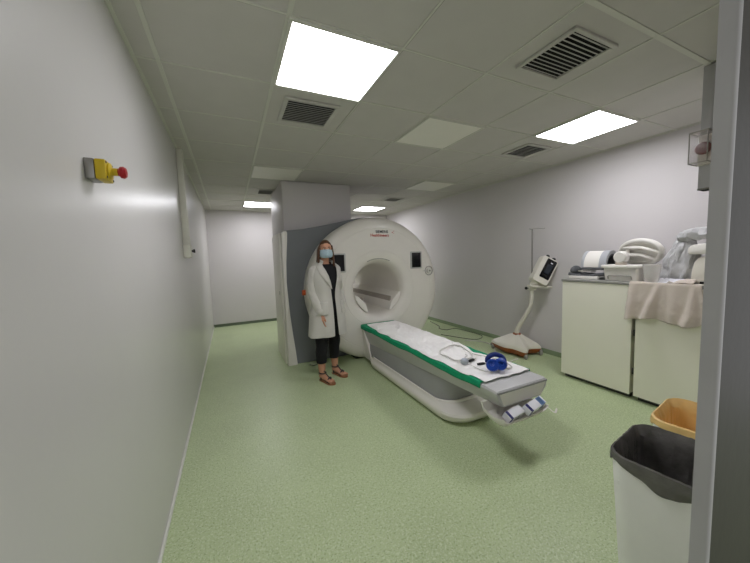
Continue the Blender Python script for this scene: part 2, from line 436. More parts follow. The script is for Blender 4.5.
b = text_bm('Healthineers', .056, .0008, .001); bmesh.ops.transform(b, matrix=Matrix.Translation((1.915, 3.8615, 1.737)) @ RX90, verts=b.verts)
obj('division_lettering', b, M['redink'], t, world=True, smooth=False)
for (dx, dz, r) in ((.2, .028, .008), (.225, .045, .006), (.225, .012, .005)):
    b = NB(); lathe(b, [(0, -.0005), (r, -.0005), (r, .0005), (0, .0005)], 12, Matrix.Translation((1.915+dx, 3.8615, 1.75+dz)) @ RX90); obj('logo_dot', b, M['redink'], t, world=True)
b = NB(); box(b, .836, .9, 4.03, 4.05, .965, 1.035, .004, 2); obj('warning_tag', b, M['orange'], t, world=True)
# thin cord along the floor at the scanner's foot
b = NB(); tube(b, spl([(1.28, 4.19, .25), (1.16, 4.16, .22), (1.06, 4.13, .1), (1.02, 4.08, .008), (.94, 4.02, .006), (.9, 4.1, .006)], 8), .006, 8)
tag(obj('power_cord', b, M['cable'], loc=(1.02, 4.08, 0)), 'thin dark cord curving to the floor below the grey shield', 'cord')

# ------------------------------------------------------------------ patient table
tb = thing('patient_table', 'long grey and ivory scanner couch on a boat-shaped base', 'patient table', (1.84, 2.6, 0))
TX = 1.838
def tsec(y, top, bot, hw, hb):
    r = .02
    return [(TX-hw, y, top-r), (TX-hw+r*.3, y, top-r*.3), (TX-hw+r, y, top), (TX+hw-r, y, top), (TX+hw-r*.3, y, top-r*.3), (TX+hw, y, top-r),
            (TX+hw*.97, y, top-.05), (TX+hb, y, bot+.012), (TX+hb-.012, y, bot), (TX-hb+.012, y, bot), (TX-hb, y, bot+.012), (TX-hw*.97, y, top-.05)]
b = NB(); loft(b, [tsec(1.64, .512, .362, .256, .2), tsec(2.2, .512, .335, .256, .2), tsec(3.0, .512, .30, .256, .203), tsec(3.852, .512, .26, .256, .205)])
obj('tabletop', b, M['table'], tb, world=True, sharp=30)
b = NB()
loft(b, [tsec(1.637, .508, .362, .257, .201), tsec(1.5, .506, .372, .258, .2), tsec(1.482, .500, .376, .256, .198), tsec(1.476, .49, .38, .25, .195)])
obj('end_cap', b, M['table'], tb, world=True, sharp=30)
b = NB(); loft(b, [[(TX-.235, 1.472, .482), (TX+.235, 1.472, .482), (TX+.19, 1.475, .386), (TX-.19, 1.475, .386)], [(TX-.235, 1.5, .482), (TX+.235, 1.5, .482), (TX+.195, 1.51, .395), (TX-.195, 1.51, .395)]])
obj('end_panel', b, M['white'], tb, world=True)
b = NB(); box(b, TX-.25, TX+.25, 1.468, 1.482, .478, .494, .004, 2); obj('grip_bar', b, M['table_dk'], tb, world=True)
# lift column under the top
def rr3(x0, x1, y0, y1, r, z): return [(x, y, z) for x, y in rrect(x1-x0, y1-y0, r, 7, (x0+x1)/2, (y0+y1)/2)]
b = NB(); loft(b, [rr3(TX-.215, TX+.215, 2.1, 3.82, .16, .12), rr3(TX-.215, TX+.215, 2.08, 3.83, .16, .2), rr3(TX-.19, TX+.19, 2.0, 3.84, .12, .345)])
obj('lift_column', b, M['table_dk'], tb, world=True, sharp=25)
b = NB()
loft(b, [rr3(TX-.22, TX+.22, 1.99, 3.62, .17, .004), rr3(TX-.262, TX+.262, 1.92, 3.66, .2, .025), rr3(TX-.278, TX+.278, 1.885, 3.68, .21, .06), rr3(TX-.28, TX+.28, 1.88, 3.68, .21, .085),
         rr3(TX-.272, TX+.272, 1.895, 3.67, .2, .102), rr3(TX-.255, TX+.255, 1.95, 3.66, .19, .115), rr3(TX-.246, TX+.246, 2.06, 3.66, .17, .135), rr3(TX-.242, TX+.242, 2.07, 3.66, .165, .15), rr3(TX-.23, TX+.23, 2.085, 3.65, .16, .153), rr3(TX-.222, TX+.222, 2.095, 3.64, .155, .14)])
obj('base', b, M['mri'], tb, world=True, sharp=30)
# bridge cover between couch and scanner
b = NB(); loft(b, [[(TX-.225, 3.60, .06), (TX+.225, 3.60, .06), (TX+.225, 3.84, .06), (TX-.225, 3.84, .06)], [(TX-.25, 3.80, .45), (TX+.25, 3.80, .45), (TX+.25, 3.85, .45), (TX-.25, 3.85, .45)]])
obj('bridge_cover', b, M['mri'], tb, world=True)
b = NB(); lathe(b, [(0, -.004), (.012, -.004), (.012, .004), (0, .004)], 14, Matrix.Translation((TX-.249, 3.72, .462)) @ Matrix.Rotation(PI/2, 4, 'Y')); obj('bolt', b, M['dark'], tb, world=True)
# scoop tray under the head end
def scoop(u, v):
    a = -PI*.06+u*PI*.62
    y = 1.57-.16*math.sin(a)-.02; z = .385-.105*(1-math.cos(a))*.95
    x = TX-.255+v*.46
    e = abs(v-.5)*2
    z += .03*max(0, e-.8)/.2*math.sin(a)
    return (x, y, z)
def tray_sec(x, f):
    return [(x, 1.62, .378), (x, 1.60, .30+.05*f), (x, 1.55, .268+.06*f), (x, 1.48, .258+.065*f), (x, 1.425, .272+.06*f), (x, 1.405, .30+.045*f), (x, 1.415, .303+.045*f), (x, 1.43, .283+.06*f), (x, 1.48, .27+.065*f),
            (x, 1.545, .28+.06*f), (x, 1.59, .308+.05*f), (x, 1.605, .378)]
b = NB(); loft(b, [tray_sec(x, f) for x, f in ((TX-.262, .75), (TX-.258, .4), (TX-.24, .12), (TX-.21, 0), (TX-.05, 0), (TX+.08, .05), (TX+.15, .2), (TX+.175, .5), (TX+.18, .8))])
obj('storage_tray', b, M['white'], tb, world=True, sharp=40)
b = NB(); tube(b, spl([(TX+.17, 1.45, .32), (TX+.2, 1.42, .30), (TX+.225, 1.40, .275), (TX+.25, 1.40, .268), (TX+.275, 1.41, .285)], 6), [.01, .009, .008, .005], 8, flat=.3); obj('strap', b, M['white'], tb, world=True)
# two small white boxes lying in the tray
def carton(loc, rz, L, label, prints):
    t = thing('carton', label, 'box', loc, rz, 'small printed cartons in the couch tray')
    t.rotation_euler = (.55, -.08, rz)
    b = NB(); box(b, -L/2, L/2, -.03, .03, 0, .055, .003, 2); obj('carton_body', b, M['card'], t)
    for (x0, x1, z0, z1, mm) in prints:
        b = NB(); box(b, x0, x1, -.0312, -.0295, z0, z1); (mm != 'teal') and box(b, x0, x1, -.0295, .028, .0545, .0556); obj('print', b, M[mm], t)
    return t
carton((1.70, 1.455, .312), .1, .15, 'small white carton with navy end, further left in the couch tray',
       [(-.074, -.052, .002, .053, 'navy'), (-.03, .03, .034, .039, 'teal')])
carton((1.88, 1.435, .335), .13, .19, 'white carton with purple band and blue emblem, sticking out of the couch tray',
       [(-.093, -.068, .002, .053, 'navy'), (.03, .08, .012, .032, 'sky'), (.044, .066, .032, .044, 'sky')])

# green drape and white sheet
def drape(u, v):
    y = 1.625+u*2.225
    hang = .046+.005*math.sin(y*7)+.006*N(y*6, .3)
    s = v*(2*.262+2*hang)-hang
    if s < 0: x, z = TX-.2615+N(y*5, s*20)*.002, .512+s
    elif s > .524: x, z = TX+.2615, .512-(s-.524)
    else: x, z = TX-.262+s, .516
    return (x, y, z)
b = NB(); grid(b, drape, 70, 40); dr = obj('surgical_drape', b, M['green'], loc=(TX, 2.7, .512)); solid(dr, .003, 1)
tag(dr, 'green fabric drape spread over the couch top and its edges', 'drape')
def sheetp(u, v):
    y = 1.60+u*2.18
    xl = TX-.25+.03*N(y*6, 1.3)+(.02 if y < 1.75 else 0); xl += .05*max(0, (y-3.3)/.5)
    xr = TX+.255-.03*abs(N(y*3, 7.7))-.09*math.exp(-((y-2.12)/.14)**2)-.02*max(0, (2.0-y)/.4)
    yy = y+.02*N(v*5, 2.2)*(1 if u < .02 or u > .98 else .3)
    x = xl+(xr-xl)*v
    e = min(1, min(v, 1-v)*8, min(u, 1-u)*14)
    w = .02*abs(N(x*9+3, y*3.5))+.034*max(0, N(x*6, y*5, 4.))+.011*abs(N(x*22, y*13, 9))+.013*max(0, 1-abs(N(x*4.5+8, y*6, 2.2))*7)+.006*max(0, 1-abs(N(x*9+1, y*9, 5.2))*6)
    w += .045*math.exp(-((x-TX-.02)**2/.014+(y-2.25)**2/.03))
    ridge = .012*max(0, math.cos((y-2.75+.25*(x-TX))*9))**6
    return (x, yy, .5205+e*(w+ridge)+.003)
b = NB(); grid(b, sheetp, 220, 60); sh = obj('bed_sheet', b, M['sheet'], loc=(TX, 2.7, .52)); solid(sh, .003, 1)
tag(sh, 'crumpled white disposable sheet lying over the green drape', 'sheet')
def top_z(x, y):
    u = (y-1.6)/2.18
    w = .02*abs(N(x*9+3, y*3.5))+.034*max(0, N(x*6, y*5, 4.))+.011*abs(N(x*22, y*13, 9))+.013*max(0, 1-abs(N(x*4.5+8, y*6, 2.2))*7)+.006*max(0, 1-abs(N(x*9+1, y*9, 5.2))*6)+.045*math.exp(-((x-TX-.02)**2/.014+(y-2.25)**2/.03))+.012*max(0, math.cos((y-2.75+.25*(x-TX))*9))**6
    return .5265+w

# blue headphones
hp = thing('headphones', 'bright blue hearing-protection headphones on the near end of the white sheet', 'headphones', (1.815, 1.70, .546), -.7)
b = NB(); tube(b, [(.062*math.cos(a), .03+.012*math.sin(a), .052+.05*math.sin(a)) for a in [-.2+(PI+.4)*k/24 for k in range(25)]], .019, 10)
obj('headband', b, M['blue_dk'], hp)
for sx in (-1, 1):
    b = NB(); lathe(b, [(0, -.026), (.034, -.026), (.045, -.018), (.048, 0), (.045, .016), (.034, .024), (.016, .026), (.013, .02), (0, .018)], 24, Matrix.Translation((sx*.03, -.02-.012*(sx < 0), .044+.004*sx)) @ Matrix.Rotation(sx*.35, 4, 'Y') @ Matrix.Rotation(.95, 4, 'X'))
    e = obj('ear_cup', b, M['blue'], hp)
    b = NB(); tube(b, [(sx*.03+.028*math.cos(a), -.036, .058+.022*math.sin(a)) for a in [2*PI*k/20 for k in range(20)]], .012, 8, loop=True); obj('ear_cushion', b, M['blue'], e)
# grey squeeze bulb on a tube
sb = thing('squeeze_bulb', 'pale grey rubber squeeze bulb lying on the white sheet', 'call bulb', (1.65, 1.87, top_z(1.65, 1.87)))
b = NB(); ellipsoid(b, (0, 0, .026), (.034, .03, .028)); obj('bulb', b, M['bulb'], sb)
b = NB(); tube(b, spl([(.02, .02, .03), (.05, .05, .035), (.09, .07, .04), (.12, .12, .03)], 6), .006, 8); obj('hose', b, M['tube'], sb)
for (x, y, rz, lb) in ((1.76, 1.91, .2, 'black cable plug on the sheet, farther from the blue headphones'), (1.79, 1.83, -.15, 'black cable plug on the sheet, touching the blue headphones\' lead')):
    p = thing('cable_plug', lb, 'plug', (x, y, top_z(x, y)+.004), rz, 'black cable plugs')
    b = NB(); lathe(b, [(0, -.035), (.009, -.035), (.011, -.02), (.011, .02), (.006, .034), (0, .036)], 14, Matrix.Translation((0, 0, .012)) @ Matrix.Rotation(PI/2, 4, 'Y')); obj('plug_body', b, M['black'], p)
    b = NB(); tube(b, [(.033, 0, .012), (.06, .003, .012), (.075, .01, .012)], .0045, 8); obj('sleeve', b, M['tube'], p)
# coiled clear tubing
def coil(cx, cy, rx, ry, turns, seed, lift=.008):
    pts = []
    for k in range(int(turns*28)+1):
        a = 2*PI*k/28; g = 1+.12*N(a*.4, seed)
        x = cx+rx*g*math.cos(a); y = cy+ry*g*math.sin(a)
        pts.append((x, y, top_z(x, y)+lift+.002*k/28))
    return pts
b = NB(); tube(b, coil(1.77, 2.12, .12, .16, 2.2, 1.1), .005, 7); tag(obj('coiled_tube', b, M['tube'], loc=(1.77, 2.12, .53)), 'loops of clear tubing around the hump in the white sheet', 'tube')
b = NB(); tube(b, spl([(x, y, top_z(x, y)+.009) for x, y in ((1.87, 2.05), (1.93, 1.98), (1.98, 1.88), (2.0, 1.76), (1.96, 1.68), (1.9, 1.69), (1.86, 1.73))], 8), .005, 7)
tag(obj('headphone_lead', b, M['tube'], loc=(1.95, 1.85, .53)), 'pale tube looping right of the blue headphones', 'tube')
b = NB(); tube(b, spl([(x, y, top_z(x, y)+.008) for x, y in ((1.7, 2.0), (1.67, 1.93), (1.69, 1.86), (1.72, 1.76), (1.74, 1.69), (1.79, 1.7), (1.81, 1.73))], 8), .0045, 7)
tag(obj('headphone_lead', b, M['tube'], loc=(1.7, 1.85, .53)), 'pale tube curving past the grey squeeze bulb', 'tube')

# ------------------------------------------------------------------ person
PX, PY, PR = 1.018, 3.5, .28
pe = thing('person', 'person in long white coat, blue face mask and sandals standing by the scanner', 'person', (PX, PY, 0), PR)
b = NB()
loft(b, [[(a*math.cos(q), c+d_*math.sin(q), z) for q in [2*PI*k/24 for k in range(24)]] for z, a, d_, c in ((.78, .09, .07, .02), (.86, .14, .09, .02), (1.0, .128, .085, .02), (1.12, .13, .09, .015), (1.2, .138, .095, .015), (1.28, .135, .085, .02), (1.335, .1, .066, .025), (1.375, .055, .05, .022))])
tube(b, [(0, .024, 1.34), (-.003, .012, 1.41), (-.005, .004, 1.47)], [.056, .048, .05], 14)
for s in (-1, 1): tube(b, [(0, .02, 1.305), (s*.09, .02, 1.315), (s*.145, .022, 1.295)], [.055, .047, .04], 14)
RW = V((-.145, -.075, .835)); LW = V((.155, -.04, .895))
tube(b, spl([(-.145, .022, 1.295), (-.172, .03, 1.19), (-.182, .025, 1.06), (-.168, -.03, .94), tuple(RW), (-.142, -.08, .81)], 4), [.04, .042, .039, .036, .03, .026], 14)
tube(b, spl([(.145, .022, 1.295), (.18, .04, 1.19), (.2, .055, 1.07), (.19, .01, .97), tuple(LW), (.15, -.045, .88)], 4), [.04, .042, .039, .036, .03, .026], 14)
legs = {-1: [(-.08, .02, .86), (-.092, .015, .68), (-.1, .005, .48), (-.108, .012, .33), (-.113, .01, .1), (-.113, .005, .05)],
        1: [(.08, .03, .86), (.095, .04, .68), (.105, .055, .48), (.112, .075, .33), (.118, .085, .1), (.118, .08, .05)]}
for s in (-1, 1): tube(b, spl(legs[s], 4), [.095, .085, .058, .055, .036, .04], 14)
FEET = {-1: ((-.115, .02), (-.092, -.185)), 1: ((.116, .1), (.14, -.105))}
for s in (-1, 1):
    (hx, hy), (tx, ty) = FEET[s]
    h = V((hx, hy, 0)); d = V((tx-hx, ty-hy, 0)); sd = V((-d.y, d.x, 0)).normalized()
    rings = []
    for f, w, hh in ((-.06, .02, .035), (0, .03, .06), (.2, .032, .085), (.4, .034, .07), (.65, .042, .046), (.85, .042, .034), (.95, .034, .028)):
        c = h+d*f
        rings.append([c+sd*w*math.cos(a)+V((0, 0, .017+hh*.5+hh*.5*math.sin(a))) for a in [2*PI*k/14 for k in range(14)]])
    loft(b, rings)
    for k in range(5):
        o = h+d*(.92-.02*k*(1 if s < 0 else 1))+sd*((k-2)*.0165)*(-s)
        tube(b, [o+V((0, 0, .032)), o+d*.07+V((0, 0, .03)), o+d*(.12-.012*k)+V((0, 0, .026))], [.0105 if k else .013, .0095 if k else .012, .006], 8)
# hands
def hand(bm, w, fw, side, palm_in, curl):
    """w wrist, fw down-hand axis, side axis across the fingers (thumb side +), palm_in normal of the palm"""
    fw = fw.normalized(); side = (side-fw*side.dot(fw)).normalized(); pn = palm_in
    rings = []
    for f, ww, th in ((-.01, .024, .02), (.02, .03, .018), (.05, .037, .016), (.085, .038, .0135), (.095, .034, .011)):
        rings.append([w+fw*f+side*ww*math.cos(a)+pn*th*math.sin(a) for a in [2*PI*k/14 for k in range(14)]])
    loft(bm, rings)
    for k, (off, L) in enumerate(((.029, .072), (.0098, .08), (-.0098, .074), (-.029, .058))):
        p = w+fw*.078+side*off; d = (fw+side*off*3.4).normalized(); pts = [p]
        for j, q in enumerate((.45, .3, .25)):
            ang = curl*(j+.6)
            dd = d*math.cos(ang)+pn*math.sin(ang)
            p = p+dd*L*q*1.25; pts.append(p)
        tube(bm, pts, [.0086, .008, .0074, .0058], 10)
    p = w+fw*.025+side*.02
    tube(bm, [p, p+fw*.03+side*.022+pn*.008, p+fw*.056+side*.03+pn*.016, p+fw*.078+side*.031+pn*.022], [.013, .0108, .0092, .007], 10)
hand(b, V((-.142, -.08, .825)), V((.02, -.06, -1)), V((0, -1, 0)), V((1, 0, 0)), .22)
hand(b, V((.15, -.045, .885)), V((-.02, .3, -1)), V((0, -1, 0)), V((-1, 0, 0)), .3)
# head
HM = Matrix.Translation((-.004, -.012, 1.542)) @ Matrix.Rotation(-.36, 4, 'Z')
def headf(p):
    x, y, z = p.x, p.y, p.z
    if z < 0:
        k = -z
        x *= 1-.34*k**1.6; y *= 1-.12*k
        if y > 0: y *= 1-.35*k
        y -= .1*k*(1 if y < 0 else .3)
    if y < -.5 and -.25 < z < .2:
        for ex in (-.42, .42):
            y += .1*math.exp(-((x-ex)**2/.03+(z-.05)**2/.015))
    y -= .2*math.exp(-(x*x/.012+(z+.22)**2/.03))*(1 if p.y < -.3 else 0)
    y -= .07*math.exp(-(x*x/.05+(z+.55)**2/.01))*(1 if p.y < -.3 else 0)
    return V((x, y, z))
ellipsoid(b, (0, 0, 0), (.07, .088, .108), 40, 30, HM, headf)
for s in (-1, 1): ellipsoid(b, (s*.072, .008, -.012), (.011, .02, .031), 12, 10, HM)
b = remeshed(b, .0046, 3, .5)
obj('body', b, M['skin'], pe, sharp=180, recalc=False)
# eyes, brows, lashes
for s in (-1, 1):
    b = NB(); ellipsoid(b, (s*.029, -.0745, .006), (.0115, .008, .005), 14, 10, HM); e = obj('eye', b, M['eyew'], pe)
    b = NB(); ellipsoid(b, (s*.029, -.0805, .006), (.0056, .003, .0056), 10, 8, HM); obj('iris', b, M['eye'], e)
    b = NB(); tube(b, [HM @ V((s*q, -.0845+.35*abs(q-.03)*(q > .03), .024+.004*math.sin((q-.012)/.035*PI))) for q in (.012, .021, .03, .039, .047)], [.002, .0032, .003, .002, .001], 8); obj('eyebrow', b, M['hair'], pe)
# hair
b = NB()
t_ = NB(); bmesh.ops.create_uvsphere(t_, u_segments=40, v_segments=30, radius=1)
kill = [v for v in t_.verts if (v.co.z < .50+.12*(1-abs(v.co.x)) and v.co.y < -.22-.25*abs(v.co.x)+.1 and abs(v.co.x) < .86) or v.co.z < -.55]
bmesh.ops.delete(t_, geom=kill, context='VERTS')
for v in t_.verts: v.co = V((v.co.x*.0795, v.co.y*.097+.003, v.co.z*.1145+.002))
g = bmesh.ops.extrude_face_region(t_, geom=t_.faces[:])
for v in [q for q in g['geom'] if isinstance(q, bmesh.types.BMVert)]: v.co *= .86
merge(b, t_, HM)
for s in (-1, 1):
    for k in range(6):
        a = .05+k*.028
        st = HM @ V((s*(.074+.002*k), -.045+a*.55, .05-.01*k))
        md = HM @ V((s*(.083+.003*math.sin(k*2.1)), -.05+a*.6, -.05))
        lo = HM @ V((s*(.086+.006*math.sin(k*1.7)), -.055+a*.6, -.12))
        en = HM @ V((s*(.094+.014*math.sin(k*2.9)), -.068+a*.6, -.2-.016*math.sin(k*3.1)))
        tube(b, spl([st, md, lo, en], 4), [.009, .0125, .012, .004], 8)
for k in range(9):
    x = (k-4)*.016
    tube(b, spl([HM @ V((x, .078, .02)), HM @ V((x*1.1, .092, -.06)), HM @ V((x*1.15, .085, -.13)), HM @ V((x*1.1, .08, -.19))], 4), [.014, .017, .016, .006], 8)
b = remeshed(b, .005, 2, .5)
obj('hair', b, M['hair'], pe, sharp=180, recalc=False)
# mask with ear loops
def maskp(u, v):
    a = (u-.5)*2*1.12; z = .002-.098*v
    bul = math.sin(v*PI)
    rr = .083+.013*bul*math.cos(a*.8)-(.012 if v > .8 else 0)*(v-.8)/.2
    nz = .016*math.exp(-(a/.22)**2)*(1-v*.6)
    x = math.sin(a)*(rr*.9+(.0)); y = -math.cos(a)*(rr+.012)-nz
    z += .012*(1-math.cos(a))*(-1 if v < .5 else 1)*abs(v-.5)*2 - .004*math.sin(v*PI*6)*0
    y -= .0018*math.sin(v*PI*7)
    return HM @ V((x, y, z))
b = NB(); grid(b, maskp, 26, 24); mk = obj('face_mask', b, M['maskm'], pe); solid(mk, .002, 0)
for s in (-1, 1):
    b = NB(); tube(b, spl([HM @ V((s*.07, -.044, -.006)), HM @ V((s*.083, -.01, .008)), HM @ V((s*.086, .022, -.01)), HM @ V((s*.083, -.002, -.05)), HM @ V((s*.069, -.042, -.083))], 5), .0016, 6); obj('ear_loop', b, M['white'], mk)
# clothing
def ring(z, a, bb, cy, gap, n=44, fold=0, fo=0, off=0, cx=0):
    pts = []
    for k in range(n+1):
        th = -PI/2+off+gap+(2*PI-2*gap)*k/n
        w = 1-.22*fold*max(0, 1-abs(N(th*1.3, z*5.5, fo+4))*6)+fold*math.sin(th*7+fo+z*3)*.5+fold*N(th*2.2, z*4, fo)*1.2
        e = .9
        x = a*math.copysign(abs(math.cos(th))**e, math.cos(th))*w; y = bb*math.copysign(abs(math.sin(th))**e, math.sin(th))*w
        pts.append((cx+x, cy+y, z+.0*k))
    return pts
CO = [(1.415, 0.066, 0.06, 0.028, 0.95, 0), (1.395, 0.085, 0.075, 0.026, 0.85, 0), (1.37, 0.128, 0.09, 0.024, 0.7, 0), (1.345, 0.16, 0.1, 0.022, 0.55, 0.0), (1.31, 0.177, 0.11, 0.02, 0.42, 0.01), (1.25, 0.1929, 0.124, 0.012, 0.3, 0.015), (1.18, 0.1866, 0.13, 0.008, 0.22, 0.02), (1.1, 0.1738, 0.124, 0.01, 0.14, 0.025), (1.02, 0.1696, 0.122, 0.012, 0.1, 0.03), (0.94, 0.1823, 0.132, 0.012, 0.085, 0.03), (0.85, 0.2078, 0.144, 0.012, 0.08, 0.04), (0.74, 0.2194, 0.153, 0.014, 0.08, 0.05), (0.63, 0.229, 0.162, 0.018, 0.085, 0.06), (0.56, 0.2364, 0.168, 0.02, 0.09, 0.065), (0.54, 0.2385, 0.17, 0.02, 0.09, 0.068)]
b = NB(); loft(b, [ring(z, a, bb, cy, g, 60, f, .6, .06) for z, a, bb, cy, g, f in CO], closed=False)
ct = obj('white_coat', b, M['coat'], pe, sharp=180); solid(ct, .006, 1); subsurf(ct, 1)
for s in (-1, 1):      # sleeves
    if s < 0: P = [(-.12, .02, 1.335), (-.148, .022, 1.30), (-.173, .03, 1.2), (-.185, .027, 1.07), (-.174, -.025, .95), (-.152, -.07, .845), (-.149, -.073, .832)]
    else: P = [(.12, .02, 1.335), (.148, .022, 1.30), (.18, .04, 1.2), (.2, .055, 1.07), (.19, .01, .98), (.16, -.035, .905), (.157, -.037, .898)]
    t_ = NB(); pts = spl(P, 6); tube(t_, pts, [.045, .058, .055, .05, .048, .046, .046], 24, cap=False)
    for v in t_.verts: v.co += V((N(v.co.z*16, v.co.x*9), N(v.co.z*16, v.co.y*9, 5), 0))*.007+V((1, 1, 0))*.007*max(0, 1-abs(N(v.co.z*11, v.co.y*14, v.co.x*14))*6)
    o = obj('sleeve', t_, M['coat'], ct, sharp=180); solid(o, .004, 1)
b = NB(); tube(b, spl([(-.066, -.04, 1.395), (-.075, .01, 1.415), (-.05, .075, 1.425), (0, .095, 1.428), (.05, .075, 1.425), (.075, .01, 1.415), (.066, -.04, 1.395)], 5), .009, 8, flat=2.2); obj('collar', b, M['coat'], ct)
def coat_at(th, z, lift):
    for A, B in zip(CO, CO[1:]):
        if B[0] <= z <= A[0]:
            q = (A[0]-z)/(A[0]-B[0]); a, bb, cy, g, f = [A[i]+(B[i]-A[i])*q for i in (1, 2, 3, 4, 5)]
    w = 1+f*math.sin(th*7+.6+z*3)*.5+f*N(th*2.2, z*4, .6)*1.2
    return V(((a+lift)*math.copysign(abs(math.cos(th))**.9, math.cos(th))*w, cy+(bb+lift)*math.copysign(abs(math.sin(th))**.9, math.sin(th))*w, z)), g
for s in (-1, 1):
    def lap(u, v):
        z = 1.392-.30*v; _, g = coat_at(0, z, 0)
        wd = (.62-.25*v if v < .33 else .54*(1-(v-.33)/.67)**.9+.01)
        if .3 < v < .36: wd *= .8
        p, _ = coat_at(-PI/2+.06+s*(g-.03+wd*u), z, .012+.006*math.sin(u*PI))
        return p
    b = NB(); grid(b, lap, 12, 30); o = obj('lapel', b, M['coat'], ct); solid(o, .004, 0)
def pocket(cx, z0, z1, hw, name='pocket'):
    def fn(u, v):
        th = -PI/2+.06+cx+(u-.5)*2*hw; z = z0+(z1-z0)*v
        k = CO
        for A, B in zip(k, k[1:]):
            if B[0] <= z <= A[0]:
                q = (A[0]-z)/(A[0]-B[0]); a = A[1]+(B[1]-A[1])*q; bb = A[2]+(B[2]-A[2])*q; cy = A[3]+(B[3]-A[3])*q; f = A[5]+(B[5]-A[5])*q
        w = 1+f*math.sin(th*7+.6+z*3)*.5+f*N(th*2.2, z*4, .6)*1.2
        x = (a+.011)*math.copysign(abs(math.cos(th))**.9, math.cos(th))*w; y = (bb+.011)*math.copysign(abs(math.sin(th))**.9, math.sin(th))*w
        return (x, cy+y, z)
    b = NB(); grid(b, fn, 14, 12); o = obj(name, b, M['coat'], ct); solid(o, .005, 0)
pocket(-.78, .80, .95, .38); pocket(.78, .80, .95, .38); pocket(.62, 1.17, 1.28, .24)
b = NB()
loft(b, [ring(z, a, bb, cy, 0, 40)[:-1] for z, a, bb, cy in ((1.375, .1, .07, .022), (1.34, .13, .088, .02), (1.27, .165, .112, .012), (1.18, .165, .122, .008), (1.08, .15, .112, .01), (1.0, .15, .108, .012), (.9, .165, .118, .014), (.82, .17, .125, .016))])
obj('black_top', b, M['blackcloth'], pe, sharp=180)
b = NB()
loft(b, [ring(z, a, bb, cy, 0, 40)[:-1] for z, a, bb, cy in ((.97, .148, .112, .015), (.88, .165, .12, .018), (.8, .172, .118, .022), (.76, .165, .105, .024))])
for s in (-1, 1):
    L = legs[s]; pts = spl([(L[0][0], L[0][1], .82), L[1], (L[2][0], L[2][1]-.003, L[2][2]), L[3], (L[3][0]*.35+L[4][0]*.65, L[3][1]*.4+L[4][1]*.6, .215)], 6)
    t_ = NB(); tube(t_, pts, [.098, .092, .073, .066, .058], 20)
    for v in t_.verts: v.co += V((N(v.co.z*20, v.co.x*9), N(v.co.z*20, v.co.y*9, 5), 0))*.006
    merge(b, t_)
obj('black_trousers', b, M['blackcloth'], pe, sharp=180)
for s in (-1, 1):      # sandals
    (hx, hy), (tx, ty) = FEET[s]
    h = V((hx, hy, 0)); d = V((tx-hx, ty-hy, 0)); sd = V((-d.y, d.x, 0)).normalized()
    prof2 = [(-.12, .012), (-.08, .028), (.05, .035), (.3, .034), (.6, .044), (.85, .047), (1.0, .038), (1.1, .02), (1.13, .006)]
    oline = [h+d*f+sd*w for f, w in prof2]+[h+d*f-sd*w for f, w in prof2[::-1]]
    b = NB(); loft(b, [[p+V((0, 0, .001)) for p in oline], [p+V((0, 0, .016)) for p in oline]]); so = obj('sandal', b, M['sandal'], pe)
    b = NB()
    def bar(p0, p1, zt):
        tube(b, spl([p0+V((0, 0, .016)), (p0+p1)/2+V((0, 0, zt)), p1+V((0, 0, .016))], 8), .006, 8, flat=1.6)
    bar(h+d*.72+sd*.044, h+d*.72-sd*.044, .072); bar(h+d*.04+sd*.034, h+d*.12-sd*.034, .14)
    tube(b, spl([h+d*.85+V((0, 0, .055)), h+d*.6+V((0, 0, .076)), h+d*.34+V((0, 0, .108)), h+d*.2+V((0, 0, .125))], 6), .006, 8)
    tube(b, [h-d*.03+sd*.036*math.cos(a)*1.05+d*.13+d*.2*math.sin(a)*1.05+V((0, 0, .098)) for a in [2*PI*k/24 for k in range(24)]], .006, 8, loop=True)
    obj('strap', b, M['dark'], so, label='dark sandal strap')

# ------------------------------------------------------------------ contrast injector on its stand
ij = thing('contrast_injector', 'ivory contrast injector on a wheeled stand against the right wall', 'injector', (3.66, 3.05, 0))
b = NB()
def star(s, z, k=1):
    P = []
    for a, r in ((2.05, .37), (1.2, .2), (.3, .25), (-.5, .24), (-1.0, .32), (-1.55, .21), (-2.1, .36), (-2.7, .2), (-PI-.2, .23)):
        P.append((3.66+r*s*math.cos(a)*k, 3.05+r*s*math.sin(a), z))
    return [tuple(p) for p in spl(P+[P[0]], 4)[:-1]]
loft(b, [star(.94, .088), star(.975, .10), star(.96, .125), star(.86, .155), star(.6, .2), star(.35, .245), star(.22, .27), star(.16, .275)])
obj('base', b, M['inj'], ij, world=True, sharp=30)
b = NB(); loft(b, [star(.8, .025), star(.93, .06), star(.965, .095), star(.95, .105)]); obj('base_skirt', b, M['inj_skirt'], ij, world=True, label='orange-brown skirt under the base')
b = NB(); lathe(b, [(.05, .262), (.055, .275), (.05, .285), (0, .287)], 20, Matrix.Translation((3.66, 3.05, 0))); obj('collar', b, M['inj_skirt'], ij, world=True)
for a, r in ((2.05, .34), (.05, .26), (-1.0, .3), (-2.1, .31)):
    x, y = 3.66+r*math.cos(a), 3.05+r*math.sin(a)
    b = NB(); box(b, x-.012, x+.012, y-.03, y+.03, .05, .085, .005); cs = obj('caster', b, M['steel'], ij, world=True)
    b = NB()
    lathe(b, [(0, -.016), (.03, -.016), (.039, -.012), (.042, 0), (.039, .012), (.03, .016), (0, .016)], 22, Matrix.Translation((x, y-.005, .042)) @ Matrix.Rotation(PI/2, 4, 'Y') @ Matrix.Rotation(.5, 4, 'X')); obj('wheel', b, M['rubber'], cs, world=True)
